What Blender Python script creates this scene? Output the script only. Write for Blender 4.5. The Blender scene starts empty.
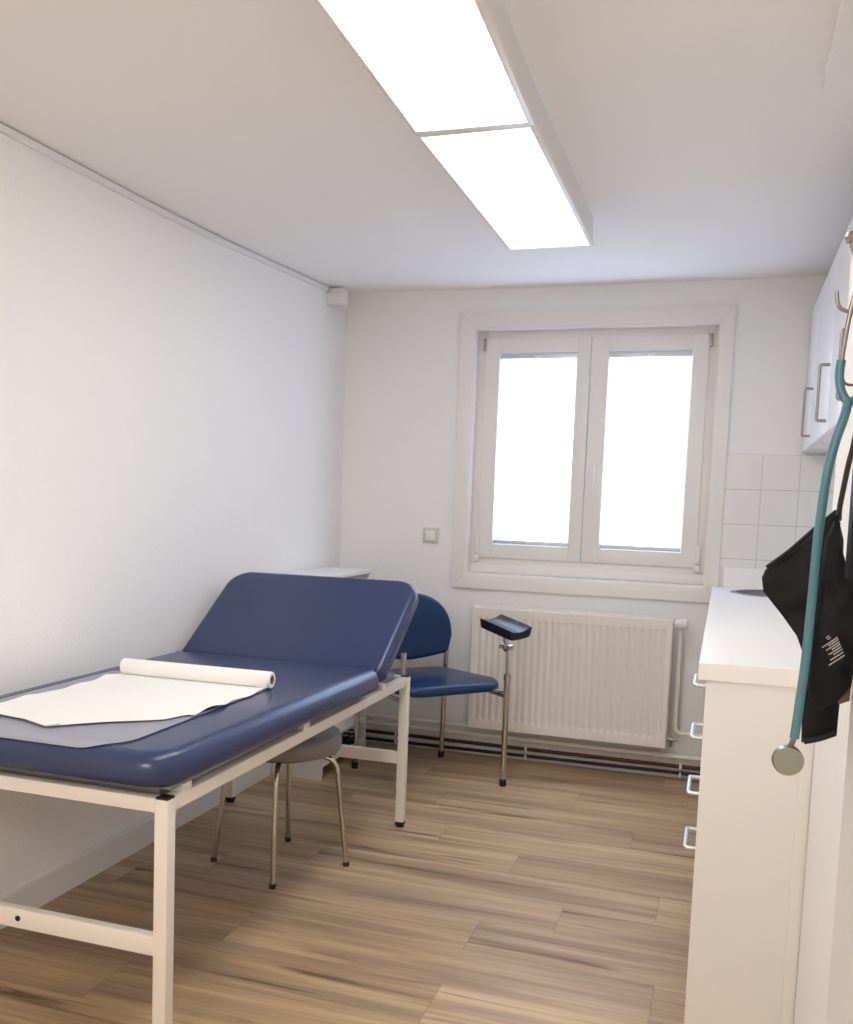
import bpy, bmesh, math, random
from mathutils import Vector, Matrix, noise
random.seed(7)
sc = bpy.context.scene
COL = sc.collection
pi = math.pi

# ------------------------------------------------------------------ materials
def lin(c):
    return tuple(((v/255.0)/12.92 if v/255.0 <= .04045 else (((v/255.0)+.055)/1.055)**2.4) for v in c)

def mat(name, rgb, rough=.5, metal=0.0, spec=.5, bump=0.0, bscale=60.0, var=0.0, coat=0.0, detail=4.0, srgb=True):
    m = bpy.data.materials.new(name); m.use_nodes = True
    nt = m.node_tree; b = nt.nodes['Principled BSDF']
    c = lin(rgb) if srgb else rgb
    b.inputs['Base Color'].default_value = (*c, 1)
    b.inputs['Roughness'].default_value = rough
    b.inputs['Metallic'].default_value = metal
    b.inputs['Specular IOR Level'].default_value = spec
    b.inputs['Coat Weight'].default_value = coat
    tc = nt.nodes.new('ShaderNodeTexCoord')
    n = nt.nodes.new('ShaderNodeTexNoise'); n.inputs['Scale'].default_value = bscale; n.inputs['Detail'].default_value = detail
    nt.links.new(tc.outputs['Object'], n.inputs['Vector'])
    if bump > 0:
        bp = nt.nodes.new('ShaderNodeBump'); bp.inputs['Strength'].default_value = bump; bp.inputs['Distance'].default_value = .01
        nt.links.new(n.outputs['Fac'], bp.inputs['Height']); nt.links.new(bp.outputs['Normal'], b.inputs['Normal'])
    if var > 0:
        n2 = nt.nodes.new('ShaderNodeTexNoise'); n2.inputs['Scale'].default_value = 3.0
        nt.links.new(tc.outputs['Object'], n2.inputs['Vector'])
        mx = nt.nodes.new('ShaderNodeMix'); mx.data_type = 'RGBA'
        mx.inputs['A'].default_value = (*[v*(1-var) for v in c], 1); mx.inputs['B'].default_value = (*[min(1, v*(1+var)) for v in c], 1)
        nt.links.new(n2.outputs['Fac'], mx.inputs['Factor']); nt.links.new(mx.outputs['Result'], b.inputs['Base Color'])
    return m

def emis(name, rgb, strength):
    m = bpy.data.materials.new(name); m.use_nodes = True
    b = m.node_tree.nodes['Principled BSDF']
    b.inputs['Base Color'].default_value = (.8, .8, .8, 1)
    b.inputs['Emission Color'].default_value = (*rgb, 1)
    b.inputs['Emission Strength'].default_value = strength
    return m

WALL = mat('wallpaper_white', (243, 242, 240), .85, spec=.2, bump=.25, bscale=110, detail=6)
CEIL = mat('ceiling_white', (244, 242, 239), .9, spec=.15, bump=.05, bscale=40)
TRIMW = mat('trim_white', (228, 226, 223), .45, spec=.4)
WOODW = mat('painted_window_wood', (236, 232, 227), .4, spec=.4, bump=.05, bscale=25, var=.03)
PLAST = mat('white_plastic', (232, 230, 228), .35)
BEIGE = mat('beige_plastic', (214, 200, 184), .4)
STEELW = mat('white_powder_coated_steel', (234, 228, 219), .35, spec=.5)
RADI = mat('radiator_enamel', (236, 230, 223), .35, spec=.5)
CHROME = mat('chrome', (200, 194, 186), .16, metal=1)
SATIN = mat('satin_nickel', (160, 153, 150), .35, metal=1)
STEELB = mat('brushed_steel', (150, 150, 154), .3, metal=1)
HANDLE = mat('bright_aluminium', (222, 226, 234), .35, metal=.8)
ALU = mat('aluminium_rail', (205, 208, 212), .4, metal=.6)
BLACKP = mat('black_rubber', (22, 21, 21), .55)
VINYL = mat('navy_vinyl', (.021, .036, .112), .27, spec=.6, bump=.04, bscale=350, srgb=False)
VINYLC = mat('petrol_blue_vinyl', (.002, .030, .100), .3, spec=.5, bump=.04, bscale=350, srgb=False)
VINYLG = mat('grey_vinyl', (128, 122, 124), .4, spec=.5)
PADB = mat('black_vinyl', (.008, .012, .022), .3, spec=.5, srgb=False)
PAPER = mat('white_paper', (246, 244, 241), .85, spec=.1)
CARDB = mat('cardboard', (150, 125, 100), .8)
LAMIN = mat('white_laminate', (231, 230, 228), .4, spec=.4)
LAMINU = mat('white_gloss_laminate', (236, 236, 236), .3, spec=.5)
COUNT = mat('white_worktop', (244, 242, 239), .35, spec=.4)
TEAL = mat('teal_rubber', (76, 124, 138), .35, spec=.5)
STGREY = mat('grey_diaphragm', (140, 143, 130), .45)
FABB = mat('black_nylon', (.0045, .0045, .007), .6, spec=.3, bump=.25, bscale=700, srgb=False)
FABE = mat('black_binding', (.006, .006, .008), .7, srgb=False)
PRINT = mat('white_print', (190, 185, 190), .7)
HOSE = mat('dark_hose', (52, 45, 42), .45)
COPPER = mat('old_copper', (92, 58, 42), .5, metal=.5)
SKSHADE = mat('skirting_shadow_dark', (46, 36, 33), .6)  # dark tone paints the shadow gap at the skirting
DARKG = mat('dark_gap', (40, 33, 30), .8)
BROWNC = mat('printed_card', (128, 112, 104), .6)
REDP = mat('red_print', (150, 72, 60), .6)
GREYF = mat('grey_flat_bar', (150, 148, 146), .5)
LEDE = emis('led_diffuser', (.97, .985, 1.0), 5.7)
DAYL = emis('daylit_blind', (.64, .80, 1.18), 2.35)

FILLW = emis('warm_fill_glow', (1.0, .935, .87), 32.0)  # glow of the added fill lamp behind the camera
# glass
def glassmat():
    m = bpy.data.materials.new('window_glass'); m.use_nodes = True
    b = m.node_tree.nodes['Principled BSDF']
    b.inputs['Transmission Weight'].default_value = 1; b.inputs['Roughness'].default_value = .02; b.inputs['IOR'].default_value = 1.45
    b.inputs['Base Color'].default_value = (.95, .98, 1, 1)
    return m
GLASS = glassmat()
def filmmat():
    m = bpy.data.materials.new('clear_plastic_film'); m.use_nodes = True
    nt = m.node_tree; b = nt.nodes['Principled BSDF']
    b.inputs['Base Color'].default_value = (.60, .60, .70, 1); b.inputs['Roughness'].default_value = .25
    b.inputs['Alpha'].default_value = .58
    return m
FILM = filmmat()

def tilemat():
    m = mat('white_wall_tile', (226, 225, 222), .2, spec=.5)
    nt = m.node_tree; b = nt.nodes['Principled BSDF']
    tc = nt.nodes.new('ShaderNodeTexCoord'); sx = nt.nodes.new('ShaderNodeSeparateXYZ'); cx = nt.nodes.new('ShaderNodeCombineXYZ')
    nt.links.new(tc.outputs['Object'], sx.inputs[0]); nt.links.new(sx.outputs['X'], cx.inputs['X']); nt.links.new(sx.outputs['Z'], cx.inputs['Y'])
    mp = nt.nodes.new('ShaderNodeMapping'); nt.links.new(cx.outputs[0], mp.inputs['Vector'])
    mp.inputs['Location'].default_value = (-.152+.165, -1.09+.165, 0)
    br = nt.nodes.new('ShaderNodeTexBrick'); br.offset = 0; br.squash = 1
    br.inputs['Scale'].default_value = 1; br.inputs['Brick Width'].default_value = .165; br.inputs['Row Height'].default_value = .165
    br.inputs['Mortar Size'].default_value = .0022; br.inputs['Mortar Smooth'].default_value = .2
    br.inputs['Color1'].default_value = (*lin((236, 235, 232)), 1); br.inputs['Color2'].default_value = (*lin((234, 233, 231)), 1)
    br.inputs['Mortar'].default_value = (*lin((206, 203, 199)), 1)
    nt.links.new(mp.outputs[0], br.inputs['Vector']); nt.links.new(br.outputs['Color'], b.inputs['Base Color'])
    return m
TILE = tilemat()

def floormat():
    m = bpy.data.materials.new('oak_plank_vinyl'); m.use_nodes = True
    nt = m.node_tree; b = nt.nodes['Principled BSDF']; L = nt.links.new
    N = lambda t: nt.nodes.new(t)
    at = N('ShaderNodeAttribute'); at.attribute_name = 'plank'
    tc = N('ShaderNodeTexCoord')
    off = N('ShaderNodeVectorMath'); off.operation = 'MULTIPLY_ADD'
    L(at.outputs['Color'], off.inputs[0]); off.inputs[1].default_value = (9, 7, 5); L(tc.outputs['Object'], off.inputs[2])
    def nz(sx, sy, detail, rough=.6, dist=0.0):
        mp = N('ShaderNodeMapping'); mp.inputs['Scale'].default_value = (sx, sy, 1); L(off.outputs[0], mp.inputs['Vector'])
        n = N('ShaderNodeTexNoise'); n.inputs['Scale'].default_value = 1; n.inputs['Detail'].default_value = detail
        n.inputs['Roughness'].default_value = rough; n.inputs['Distortion'].default_value = dist
        L(mp.outputs[0], n.inputs['Vector']); return n
    big = nz(.8, 9, 3, .5, .5)
    fine = nz(2.2, 75, 4, .6)
    streak = nz(1.1, 18, 4, .6, .9)
    def ramp(src, stops):
        r = N('ShaderNodeValToRGB'); e = r.color_ramp.elements
        e[0].position, e[0].color = stops[0][0], (*lin(stops[0][1]), 1)
        e[1].position, e[1].color = stops[-1][0], (*lin(stops[-1][1]), 1)
        for p, c in stops[1:-1]:
            x = e.new(p); x.color = (*lin(c), 1)
        L(src, r.inputs[0]); return r
    base = ramp(big.outputs['Fac'], [(.28, (156, 135, 113)), (.42, (184, 160, 130)), (.55, (203, 178, 144)), (.72, (216, 194, 161))])
    fr = ramp(fine.outputs['Fac'], [(.3, (212, 206, 200)), (.6, (255, 255, 255))])
    m1 = N('ShaderNodeMix'); m1.data_type = 'RGBA'; m1.blend_type = 'MULTIPLY'; m1.inputs['Factor'].default_value = .8
    L(base.outputs[0], m1.inputs['A']); L(fr.outputs[0], m1.inputs['B'])
    sr = ramp(streak.outputs['Fac'], [(.29, (120, 98, 86)), (.41, (255, 255, 255)), (.8, (255, 255, 255))])
    m2 = N('ShaderNodeMix'); m2.data_type = 'RGBA'; m2.blend_type = 'MULTIPLY'; m2.inputs['Factor'].default_value = .75
    L(m1.outputs['Result'], m2.inputs['A']); L(sr.outputs[0], m2.inputs['B'])
    # plank tone
    sx = N('ShaderNodeSeparateColor'); L(at.outputs['Color'], sx.inputs[0])
    tone = ramp(sx.outputs[0], [(0, (234, 227, 221)), (1, (255, 252, 246))])
    m3 = N('ShaderNodeMix'); m3.data_type = 'RGBA'; m3.blend_type = 'MULTIPLY'; m3.inputs['Factor'].default_value = .9
    L(m2.outputs['Result'], m3.inputs['A']); L(tone.outputs[0], m3.inputs['B'])
    # joints from plank-local uv (metres)
    uv = N('ShaderNodeUVMap'); uv.uv_map = 'edge'
    su = N('ShaderNodeSeparateXYZ'); L(uv.outputs[0], su.inputs[0])
    mn = N('ShaderNodeMath'); mn.operation = 'MINIMUM'; L(su.outputs['X'], mn.inputs[0]); L(su.outputs['Y'], mn.inputs[1])
    jr = N('ShaderNodeMapRange'); jr.inputs['From Min'].default_value = .0008; jr.inputs['From Max'].default_value = .0026
    jr.inputs['To Min'].default_value = .76; jr.inputs['To Max'].default_value = 1.0; L(mn.outputs[0], jr.inputs['Value'])
    m4 = N('ShaderNodeMix'); m4.data_type = 'RGBA'; m4.blend_type = 'MULTIPLY'; m4.inputs['Factor'].default_value = 1
    L(m3.outputs['Result'], m4.inputs['A']); L(jr.outputs[0], m4.inputs['B'])
    L(m4.outputs['Result'], b.inputs['Base Color'])
    b.inputs['Roughness'].default_value = .42; b.inputs['Specular IOR Level'].default_value = .35
    bp = N('ShaderNodeBump'); bp.inputs['Strength'].default_value = .08; bp.inputs['Distance'].default_value = .004
    L(fine.outputs['Fac'], bp.inputs['Height']); L(bp.outputs[0], b.inputs['Normal'])
    return m
FLOOR = floormat()

# ------------------------------------------------------------------ mesh helpers
def link(name, bm, m, parent=None, smooth=True, angle=40):
    bmesh.ops.recalc_face_normals(bm, faces=bm.faces)
    me = bpy.data.meshes.new(name); bm.to_mesh(me); bm.free()
    if m: me.materials.append(m)
    o = bpy.data.objects.new(name, me); COL.objects.link(o)
    if parent is not None:
        o.parent = parent
        o.matrix_parent_inverse = Matrix.Translation(-parent.location)
    if smooth:
        me.shade_smooth(); me.set_sharp_from_angle(angle=math.radians(angle))
    return o

def thing(name, loc, label, cat, group=None):
    o = bpy.data.objects.new(name, None); COL.objects.link(o); o.location = loc; o.empty_display_size = .05
    return tag(o, label, cat, group)
def tag(o, label, cat, group=None):
    o['label'] = label; o['category'] = cat
    if group: o['group'] = group
    return o
def struct(o):
    o['kind'] = 'structure'; return o

def box(bm, x0, x1, y0, y1, z0, z1, bev=0.0, seg=2, M=None):
    vs = [bm.verts.new((x, y, z)) for x in (x0, x1) for y in (y0, y1) for z in (z0, z1)]
    F = [(0,1,3,2),(4,6,7,5),(0,4,5,1),(2,3,7,6),(0,2,6,4),(1,5,7,3)]
    fs = [bm.faces.new([vs[i] for i in f]) for f in F]
    if M is not None:
        for v in vs: v.co = M @ v.co
    if bev > 0:
        es = list({e for f in fs for e in f.edges})
        bmesh.ops.bevel(bm, geom=es, offset=bev, segments=seg, affect='EDGES', profile=.6)
    return bm
def mkbox(name, m, parent, *a, bev=.002, **k):
    bm = bmesh.new(); box(bm, *a, bev=bev, **k); return link(name, bm, m, parent)

def tube(bm, pts, r, n=12, radii=None, cap=True, closed=False):
    pts = [Vector(p) for p in pts]; N = len(pts)
    rings = []; up = None
    for i, p in enumerate(pts):
        if closed: d = (pts[(i+1) % N]-pts[i-1]).normalized()
        elif i == 0: d = (pts[1]-p).normalized()
        elif i == N-1: d = (p-pts[i-1]).normalized()
        else: d = ((pts[i+1]-p).normalized()+(p-pts[i-1]).normalized()).normalized()
        if up is None:
            up = Vector((0, 0, 1)) if abs(d.z) < .9 else Vector((1, 0, 0))
        a = up-d*up.dot(d)
        a = a.normalized(); b = d.cross(a); up = a
        rr = radii[i] if radii else r
        rings.append([bm.verts.new(p+(a*math.cos(t*2*pi/n)+b*math.sin(t*2*pi/n))*rr) for t in range(n)])
    for i in range(N if closed else N-1):
        A, B = rings[i], rings[(i+1) % N]
        for t in range(n): bm.faces.new((A[t], A[(t+1) % n], B[(t+1) % n], B[t]))
    if cap and not closed:
        bm.faces.new(rings[0][::-1]); bm.faces.new(rings[-1])
    return bm
def mktube(name, m, parent, pts, r, **k):
    bm = bmesh.new(); tube(bm, pts, r, **k); return link(name, bm, m, parent)

def arc_path(pts, rad=.03, n=6):
    """round the inner corners of a polyline"""
    P = [Vector(p) for p in pts]; out = [P[0]]
    for i in range(1, len(P)-1):
        a, b, c = P[i-1], P[i], P[i+1]
        d1 = (a-b); d2 = (c-b); r = min(rad, d1.length*.49, d2.length*.49)
        s = b+d1.normalized()*r; e = b+d2.normalized()*r
        for k in range(n+1):
            t = k/n; out.append(s*(1-t)**2+b*2*t*(1-t)+e*t*t)
    out.append(P[-1]); return out
def smooth_path(pts, n=8):
    P = [Vector(p) for p in pts]; out = []
    for i in range(len(P)-1):
        p0 = P[max(i-1, 0)]; p1 = P[i]; p2 = P[i+1]; p3 = P[min(i+2, len(P)-1)]
        for k in range(n):
            t = k/n
            out.append(.5*((2*p1)+(-p0+p2)*t+(2*p0-5*p1+4*p2-p3)*t*t+(-p0+3*p1-3*p2+p3)*t**3))
    out.append(P[-1]); return out

def lathe(bm, prof, center, axis=Vector((0, 0, 1)), n=24):
    axis = Vector(axis).normalized(); c = Vector(center)
    a = axis.orthogonal().normalized(); b = axis.cross(a)
    rings = []
    for r, h in prof:
        if r < 1e-6: rings.append([bm.verts.new(c+axis*h)])
        else: rings.append([bm.verts.new(c+axis*h+(a*math.cos(t*2*pi/n)+b*math.sin(t*2*pi/n))*r) for t in range(n)])
    for A, B in zip(rings, rings[1:]):
        if len(A) == 1 and len(B) == 1: continue
        for t in range(n):
            u = (t+1) % n
            if len(A) == 1: bm.faces.new((A[0], B[u], B[t]))
            elif len(B) == 1: bm.faces.new((A[t], A[u], B[0]))
            else: bm.faces.new((A[t], A[u], B[u], B[t]))
    if len(rings[0]) > 1: bm.faces.new(rings[0][::-1])
    if len(rings[-1]) > 1: bm.faces.new(rings[-1])
    return bm

def rrect(w, l, r, n=8):
    pts = []
    for cx, cy, a0 in ((w/2-r, l/2-r, 0), (-w/2+r, l/2-r, pi/2), (-w/2+r, -l/2+r, pi), (w/2-r, -l/2+r, 1.5*pi)):
        for k in range(n+1):
            a = a0+k/n*pi/2; pts.append((cx+r*math.cos(a), cy+r*math.sin(a)))
    return pts
def inset_outline(pts, d):
    """move each outline point inwards by d along its normal (counter-clockwise outline)"""
    out = []; n = len(pts)
    for i in range(n):
        p = Vector(pts[i-1]); q = Vector(pts[(i+1) % n]); t = (q-p)
        if t.length < 1e-9: t = Vector((1, 0))
        t.normalize(); out.append((pts[i][0]-t.y*d, pts[i][1]+t.x*d))
    return out
def pillow(bm, outline, h, re_b, re_t, f=lambda x, y, z: (x, y, z), crown=0.0, seg=6, rings=5):
    """cushion: outline extruded by h with rounded lower and upper rims; f maps to the scene"""
    layers = []
    for k in range(seg+1):
        a = k/seg*pi/2; layers.append((re_b*(1-math.sin(a)), re_b*(1-math.cos(a))))
    for k in range(seg+1):
        a = k/seg*pi/2; layers.append((re_t*(1-math.cos(a)), h-re_t*(1-math.sin(a))))
    V = []
    for ins, z in layers:
        o = inset_outline(outline, ins); V.append([(x, y, z) for x, y in o])
    cx = sum(p[0] for p in outline)/len(outline); cy = sum(p[1] for p in outline)/len(outline)
    last = V[-1]
    for k in range(1, rings+1):
        s = 1-k/(rings+.0001)*.97
        V.append([(cx+(x-cx)*s, cy+(y-cy)*s, z+crown*(1-s*s)) for x, y, z in last])
    first = [[(cx+(x-cx)*(1-k/rings*.97), cy+(y-cy)*(1-k/rings*.97), z) for x, y, z in V[0]] for k in range(rings, 0, -1)]
    V = first+V
    B = [[bm.verts.new(f(*p)) for p in ring] for ring in V]
    n = len(outline)
    for A, C in zip(B, B[1:]):
        for t in range(n):
            u = (t+1) % n; bm.faces.new((A[t], A[u], C[u], C[t]))
    bm.faces.new(B[0][::-1]); bm.faces.new(B[-1])
    return bm

def prism(bm, pts, axis, a0, a1):
    """extrude polygon (list of 2-D points) along axis index"""
    def mk(p, a):
        v = [0, 0, 0]; o = [i for i in range(3) if i != axis]
        v[o[0]], v[o[1]] = p; v[axis] = a; return bm.verts.new(v)
    A = [mk(p, a0) for p in pts]; B = [mk(p, a1) for p in pts]; n = len(pts)
    for i in range(n): bm.faces.new((A[i], A[(i+1) % n], B[(i+1) % n], B[i]))
    bm.faces.new(A[::-1]); bm.faces.new(B)
    return bm

# ------------------------------------------------------------------ camera
f_px, cx_px, cy_px = 975.18, 388.79, 592.18
R = [(.945, .325, .034), (.062, -.075, -.995), (-.321, .943, -.091)]
import mathutils
def cam_matrix():
    # rotation solved from the photograph's vanishing points (axis-angle)
    w = Vector((0.08488012179863658, 0.3294892277320128, 0.04879362425842355))
    Rm = Matrix.Rotation(w.length, 3, w.normalized())
    Bm = Matrix(((1, 0, 0), (0, 0, -1), (0, 1, 0)))
    return Rm @ Bm
M3 = cam_matrix()
cam = bpy.data.cameras.new('camera'); co = bpy.data.objects.new('camera', cam); COL.objects.link(co)
right, down, fwd = M3[0], M3[1], M3[2]
rot = Matrix((right, -down, -fwd)).transposed()
co.matrix_world = Matrix.Translation((0, 0, 1.3)) @ rot.to_4x4()
cam.sensor_fit = 'VERTICAL'; cam.sensor_height = 36; cam.lens = f_px*36/1024
cam.shift_x = (426.5-cx_px)/1024; cam.shift_y = (cy_px-512)/1024
cam.clip_start = .02; cam.clip_end = 100
sc.camera = co

# ------------------------------------------------------------------ room shell
XL, YB, YF = -1.968, 4.936, -2.6           # left wall, window wall, wall behind the camera
XR, XN, YN = .223, .60, 2.361               # near right wall, kitchen niche wall, niche corner
def floor():
    bm = bmesh.new(); col = bm.loops.layers.float_color.new('plank'); uv = bm.loops.layers.uv.new('edge')
    w = .2176; L = 1.22
    joints = {0: -.65, 1: -.105, 2: -.65, 3: -.42, 4: -1.35, 5: -.65, 6: -.98, 7: -.27, 8: -1.12, 9: -.55, 10: -1.3, 11: -.2}
    for r in range(-28, 14):
        y0 = 2.255+r*w; y1 = y0+w
        if y1 < YF-.05 or y0 > YB+.3: continue
        j = joints.get(r, random.uniform(-1.3, 0))
        x = j-3*L
        while x < .9:
            c = (random.random(), random.random(), random.random(), 1)
            a, b = max(x, XL-.1), min(x+L, .75); x += L
            if b-a < .01: continue
            ym = (y0+y1)/2; xm = (a+b)/2
            q = [bm.verts.new(p) for p in ((a, y0, 0), (b, y0, 0), (b, y1, 0), (a, y1, 0), (a, ym, 0), (b, ym, 0), (xm, y0, 0), (xm, y1, 0), (xm, ym, 0))]
            for idx in ((0, 6, 8, 4), (6, 1, 5, 8), (8, 5, 2, 7), (4, 8, 7, 3)):
                fc = bm.faces.new([q[i] for i in idx])
                for lp in fc.loops:
                    lp[col] = c; p = lp.vert.co
                    lp[uv].uv = (min(p.x-a, b-p.x) if b-a < L-.001 else min(p.x-a, b-p.x), min(p.y-y0, y1-p.y))
    o = link('floor', bm, FLOOR, smooth=False)
    return struct(o)
floor()

def zl(y):   # height of the (uneven, old) ceiling where it meets the left wall
    P = [(-2.7, 2.315), (2.3, 2.312), (3.0, 2.316), (3.56, 2.328), (4.7, 2.378), (4.95, 2.41)]
    for (a, b), (c, d) in zip(P, P[1:]):
        if y <= c: return b+(d-b)*max(0, (y-a))/(c-a)
    return P[-1][1]
def zc(x, y):
    t = min(1, max(0, (-1.0-x)/.97)); t = t*t*(3-2*t)
    return 2.395*(1-t)+zl(y)*t
def ceiling():
    bm = bmesh.new(); nx, ny = 24, 40
    x0, x1, y0, y1 = XL-.1, .75, YF-.1, YB+.1
    V = [[bm.verts.new((x0+(x1-x0)*i/nx, y0+(y1-y0)*j/ny, zc(x0+(x1-x0)*i/nx, y0+(y1-y0)*j/ny))) for j in range(ny+1)] for i in range(nx+1)]
    U = [[bm.verts.new((v.co.x, v.co.y, 2.55)) for v in r] for r in V]
    for i in range(nx):
        for j in range(ny):
            bm.faces.new((V[i][j], V[i+1][j], V[i+1][j+1], V[i][j+1])); bm.faces.new((U[i][j], U[i+1][j], U[i+1][j+1], U[i][j+1]))
    for i in range(nx):
        for j in (0, ny): bm.faces.new((V[i][j], V[i+1][j], U[i+1][j], U[i][j]))
    for j in range(ny):
        for i in (0, nx): bm.faces.new((V[i][j], V[i][j+1], U[i][j+1], U[i][j]))
    return struct(link('ceiling', bm, CEIL))
ceiling()
bm = bmesh.new(); box(bm, XL-.15, XL, YF-.1, YB+.25, 0, 2.5); struct(link('wall_left', bm, WALL, smooth=False))
bm = bmesh.new(); box(bm, XL-.1, .75, YF-.15, YF, 0, 2.5); struct(link('wall_front', bm, WALL, smooth=False))
bm = bmesh.new()
prism(bm, [(XR, YF-.1), (XR, YN), (XN, YN), (XN, YB+.2), (.75, YB+.2), (.75, YF-.1)], 2, 0, 2.5)
struct(link('wall_right', bm, WALL, smooth=False))
# window wall with its opening
WX0, WX1, WZ0, WZ1 = -1.262, -.072, .945, 2.200
bm = bmesh.new()
for a in ((XL-.1, WX0, YB, YB+.25, 0, 2.5), (WX1, .7, YB, YB+.25, 0, 2.5), (WX0, WX1, YB, YB+.25, 0, WZ0), (WX0, WX1, YB, YB+.25, WZ1, 2.5)):
    box(bm, *a)
struct(link('wall_back', bm, WALL, smooth=False))
# left baseboard
bm = bmesh.new(); prism(bm, [(XL, 0), (XL+.012, 0), (XL+.012, .088), (XL+.009, .098), (XL+.004, .1), (XL, .1)], 1, YF, YB)
# prism over axis 1 takes (x, z)
struct(link('baseboard_left', bm, TRIMW, smooth=False))
bm = bmesh.new(); prism(bm, [(YB, 0), (YB-.012, 0), (YB-.012, .036), (YB-.008, .042), (YB, .042)], 0, XL+.012, XN)
struct(link('baseboard_back', bm, TRIMW, smooth=False))
# shallow boxing on the ceiling over the right wall
bm = bmesh.new(); prism(bm, [(.165, YF), (.165, 2.73), (.172, 2.765), (.20, 2.78), (.45, 2.78), (.45, YN+.001), (XR, YN+.001), (XR, YF)], 2, 2.352, 2.397)
struct(link('trim_1', bm, CEIL, smooth=False))
# tile field over the worktop on the window wall
bm = bmesh.new(); box(bm, -.030, XN, YB-.007, YB, 1.045, 1.585); struct(link('trim_2', bm, TILE, smooth=False))

# cable trunking along the left wall under the ceiling
bm = bmesh.new(); ys = [YF, 1, 2.2] + [2.3+.1*k for k in range(24)] + [4.648]
prev = None
for y in ys:
    z = zl(y)-.004
    ring = [bm.verts.new(p) for p in ((XL+.0004, y, z-.022), (XL+.012, y, z-.022), (XL+.014, y, z-.020), (XL+.014, y, z-.002), (XL+.012, y, z), (XL+.0004, y, z))]
    if prev:
        for k in range(6): bm.faces.new((prev[k], prev[(k+1) % 6], ring[(k+1) % 6], ring[k]))
    else: bm.faces.new(ring[::-1])
    prev = ring
bm.faces.new(prev)
tag(link('cable_trunking', bm, PLAST), 'thin white cable trunking running along top of left wall', 'trunking')
t = thing('junction_box', (-1.925, 4.69, 2.28), 'small white junction box in upper left corner at trunking end', 'box')
mkbox('box_cover', PLAST, t, XL, -1.882, 4.65, 4.735, 2.292, 2.368, bev=.005)
mkbox('box_base', TRIMW, t, XL, -1.888, 4.656, 4.729, 2.284, 2.292, bev=.001)

# ------------------------------------------------------------------ window
win = thing('window_1', (-.665, YB, .945), 'x', 'window'); del win['label']; del win['category']; struct(win)
def frame_rect(bm, x0, x1, z0, z1, wl, wr, wb, wt, y0, y1, bev=.003):
    box(bm, x0, x0+wl, y0, y1, z0, z1, bev=bev); box(bm, x1-wr, x1, y0, y1, z0, z1, bev=bev)
    box(bm, x0+wl, x1-wr, y0, y1, z1-wt, z1, bev=bev); box(bm, x0+wl, x1-wr, y0, y1, z0, z0+wb, bev=bev)
bm = bmesh.new()
# mitred casing boards
def casing(bm, X0, X1, Z0, Z1, x0, x1, z0, z1, ya, yb):
    for q in (((X0, Z0), (X0, Z1), (x0, z1), (x0, z0)), ((X1, Z1), (X1, Z0), (x1, z0), (x1, z1)), ((X0, Z1), (X1, Z1), (x1, z1), (x0, z1)), ((X1, Z0), (X0, Z0), (x0, z0), (x1, z0))):
        s = bmesh.new(); prism(s, list(q), 1, ya, yb)
        bmesh.ops.bevel(s, geom=list(s.edges), offset=.003, segments=2, affect='EDGES', profile=.6)
        me = bpy.data.meshes.new('t'); s.to_mesh(me); s.free(); bm.from_mesh(me); bpy.data.meshes.remove(me)
casing(bm, -1.336, -.010, .873, 2.281, WX0, WX1, WZ0, WZ1, YB-.020, YB)
link('casing', bm, WOODW, win)
bm = bmesh.new()   # reveal lining and fixed frame
frame_rect(bm, WX0, WX1, WZ0, WZ1, .008, .008, .008, .008, YB-.012, 5.00, bev=0)
frame_rect(bm, WX0+.004, WX1-.004, WZ0+.004, WZ1-.004, .045, .05, .085, .045, 5.00, 5.07, bev=.004)
link('frame', bm, WOODW, win)
bm = bmesh.new(); box(bm, WX0+.008, WX1-.008, 4.99, 5.012, WZ0+.008, WZ0+.060, bev=.006); link('sill_rail', bm, WOODW, win)
sashes = [(-1.213, -.680, .075, .066), (-.674, -.120, .084, .074)]
for i, (x0, x1, wl, wr) in enumerate(sashes):
    bm = bmesh.new(); z0, z1 = 1.034, 2.157
    box(bm, x0, x0+wl, 4.985, 5.035, z0, z1, bev=.004); box(bm, x1-wr, x1, 4.985, 5.035, z0, z1, bev=.004)
    box(bm, x0+wl-.001, x1-wr+.001, 4.986, 5.035, z1-.074, z1, bev=.004); box(bm, x0+wl-.001, x1-wr+.001, 4.986, 5.035, z0, z0+.070, bev=.004)
    s = link('sash', bm, WOODW, win)
    gx0, gx1 = x0+wl, x1-wr
    bm = bmesh.new(); box(bm, gx0-.008, gx1+.008, 5.022, 5.028, z0+.06, z1-.06); link('pane', bm, GLASS, s, smooth=False)
    hx = x0-.006 if i == 0 else x1+.006
    bm = bmesh.new()
    box(bm, hx-.008, hx+.008, 4.980, 4.998, z1-.06, z1+.002, bev=.003)
    link('upper_hinge', bm, SATIN, s)
    bm = bmesh.new()
    box(bm, hx-.008, hx+.008, 4.976, 4.998, z0+.02, z0+.11, bev=.004); box(bm, hx-.013, hx+.013, 4.972, 4.998, z0-.02, z0+.012, bev=.004)
    link('lower_hinge', bm, PLAST, s)
    if i == 1:
        bm = bmesh.new(); hxx = -.634
        box(bm, hxx-.013, hxx+.013, 4.976, 4.986, 1.43, 1.53, bev=.005)
        lathe(bm, [(.009, 0), (.009, .03)], (hxx, 4.985, 1.49), (0, -1, 0), 16)
        box(bm, hxx-.008, hxx+.008, 4.944, 4.957, 1.365, 1.502, bev=.005)
        link('handle', bm, PLAST, s)
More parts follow.
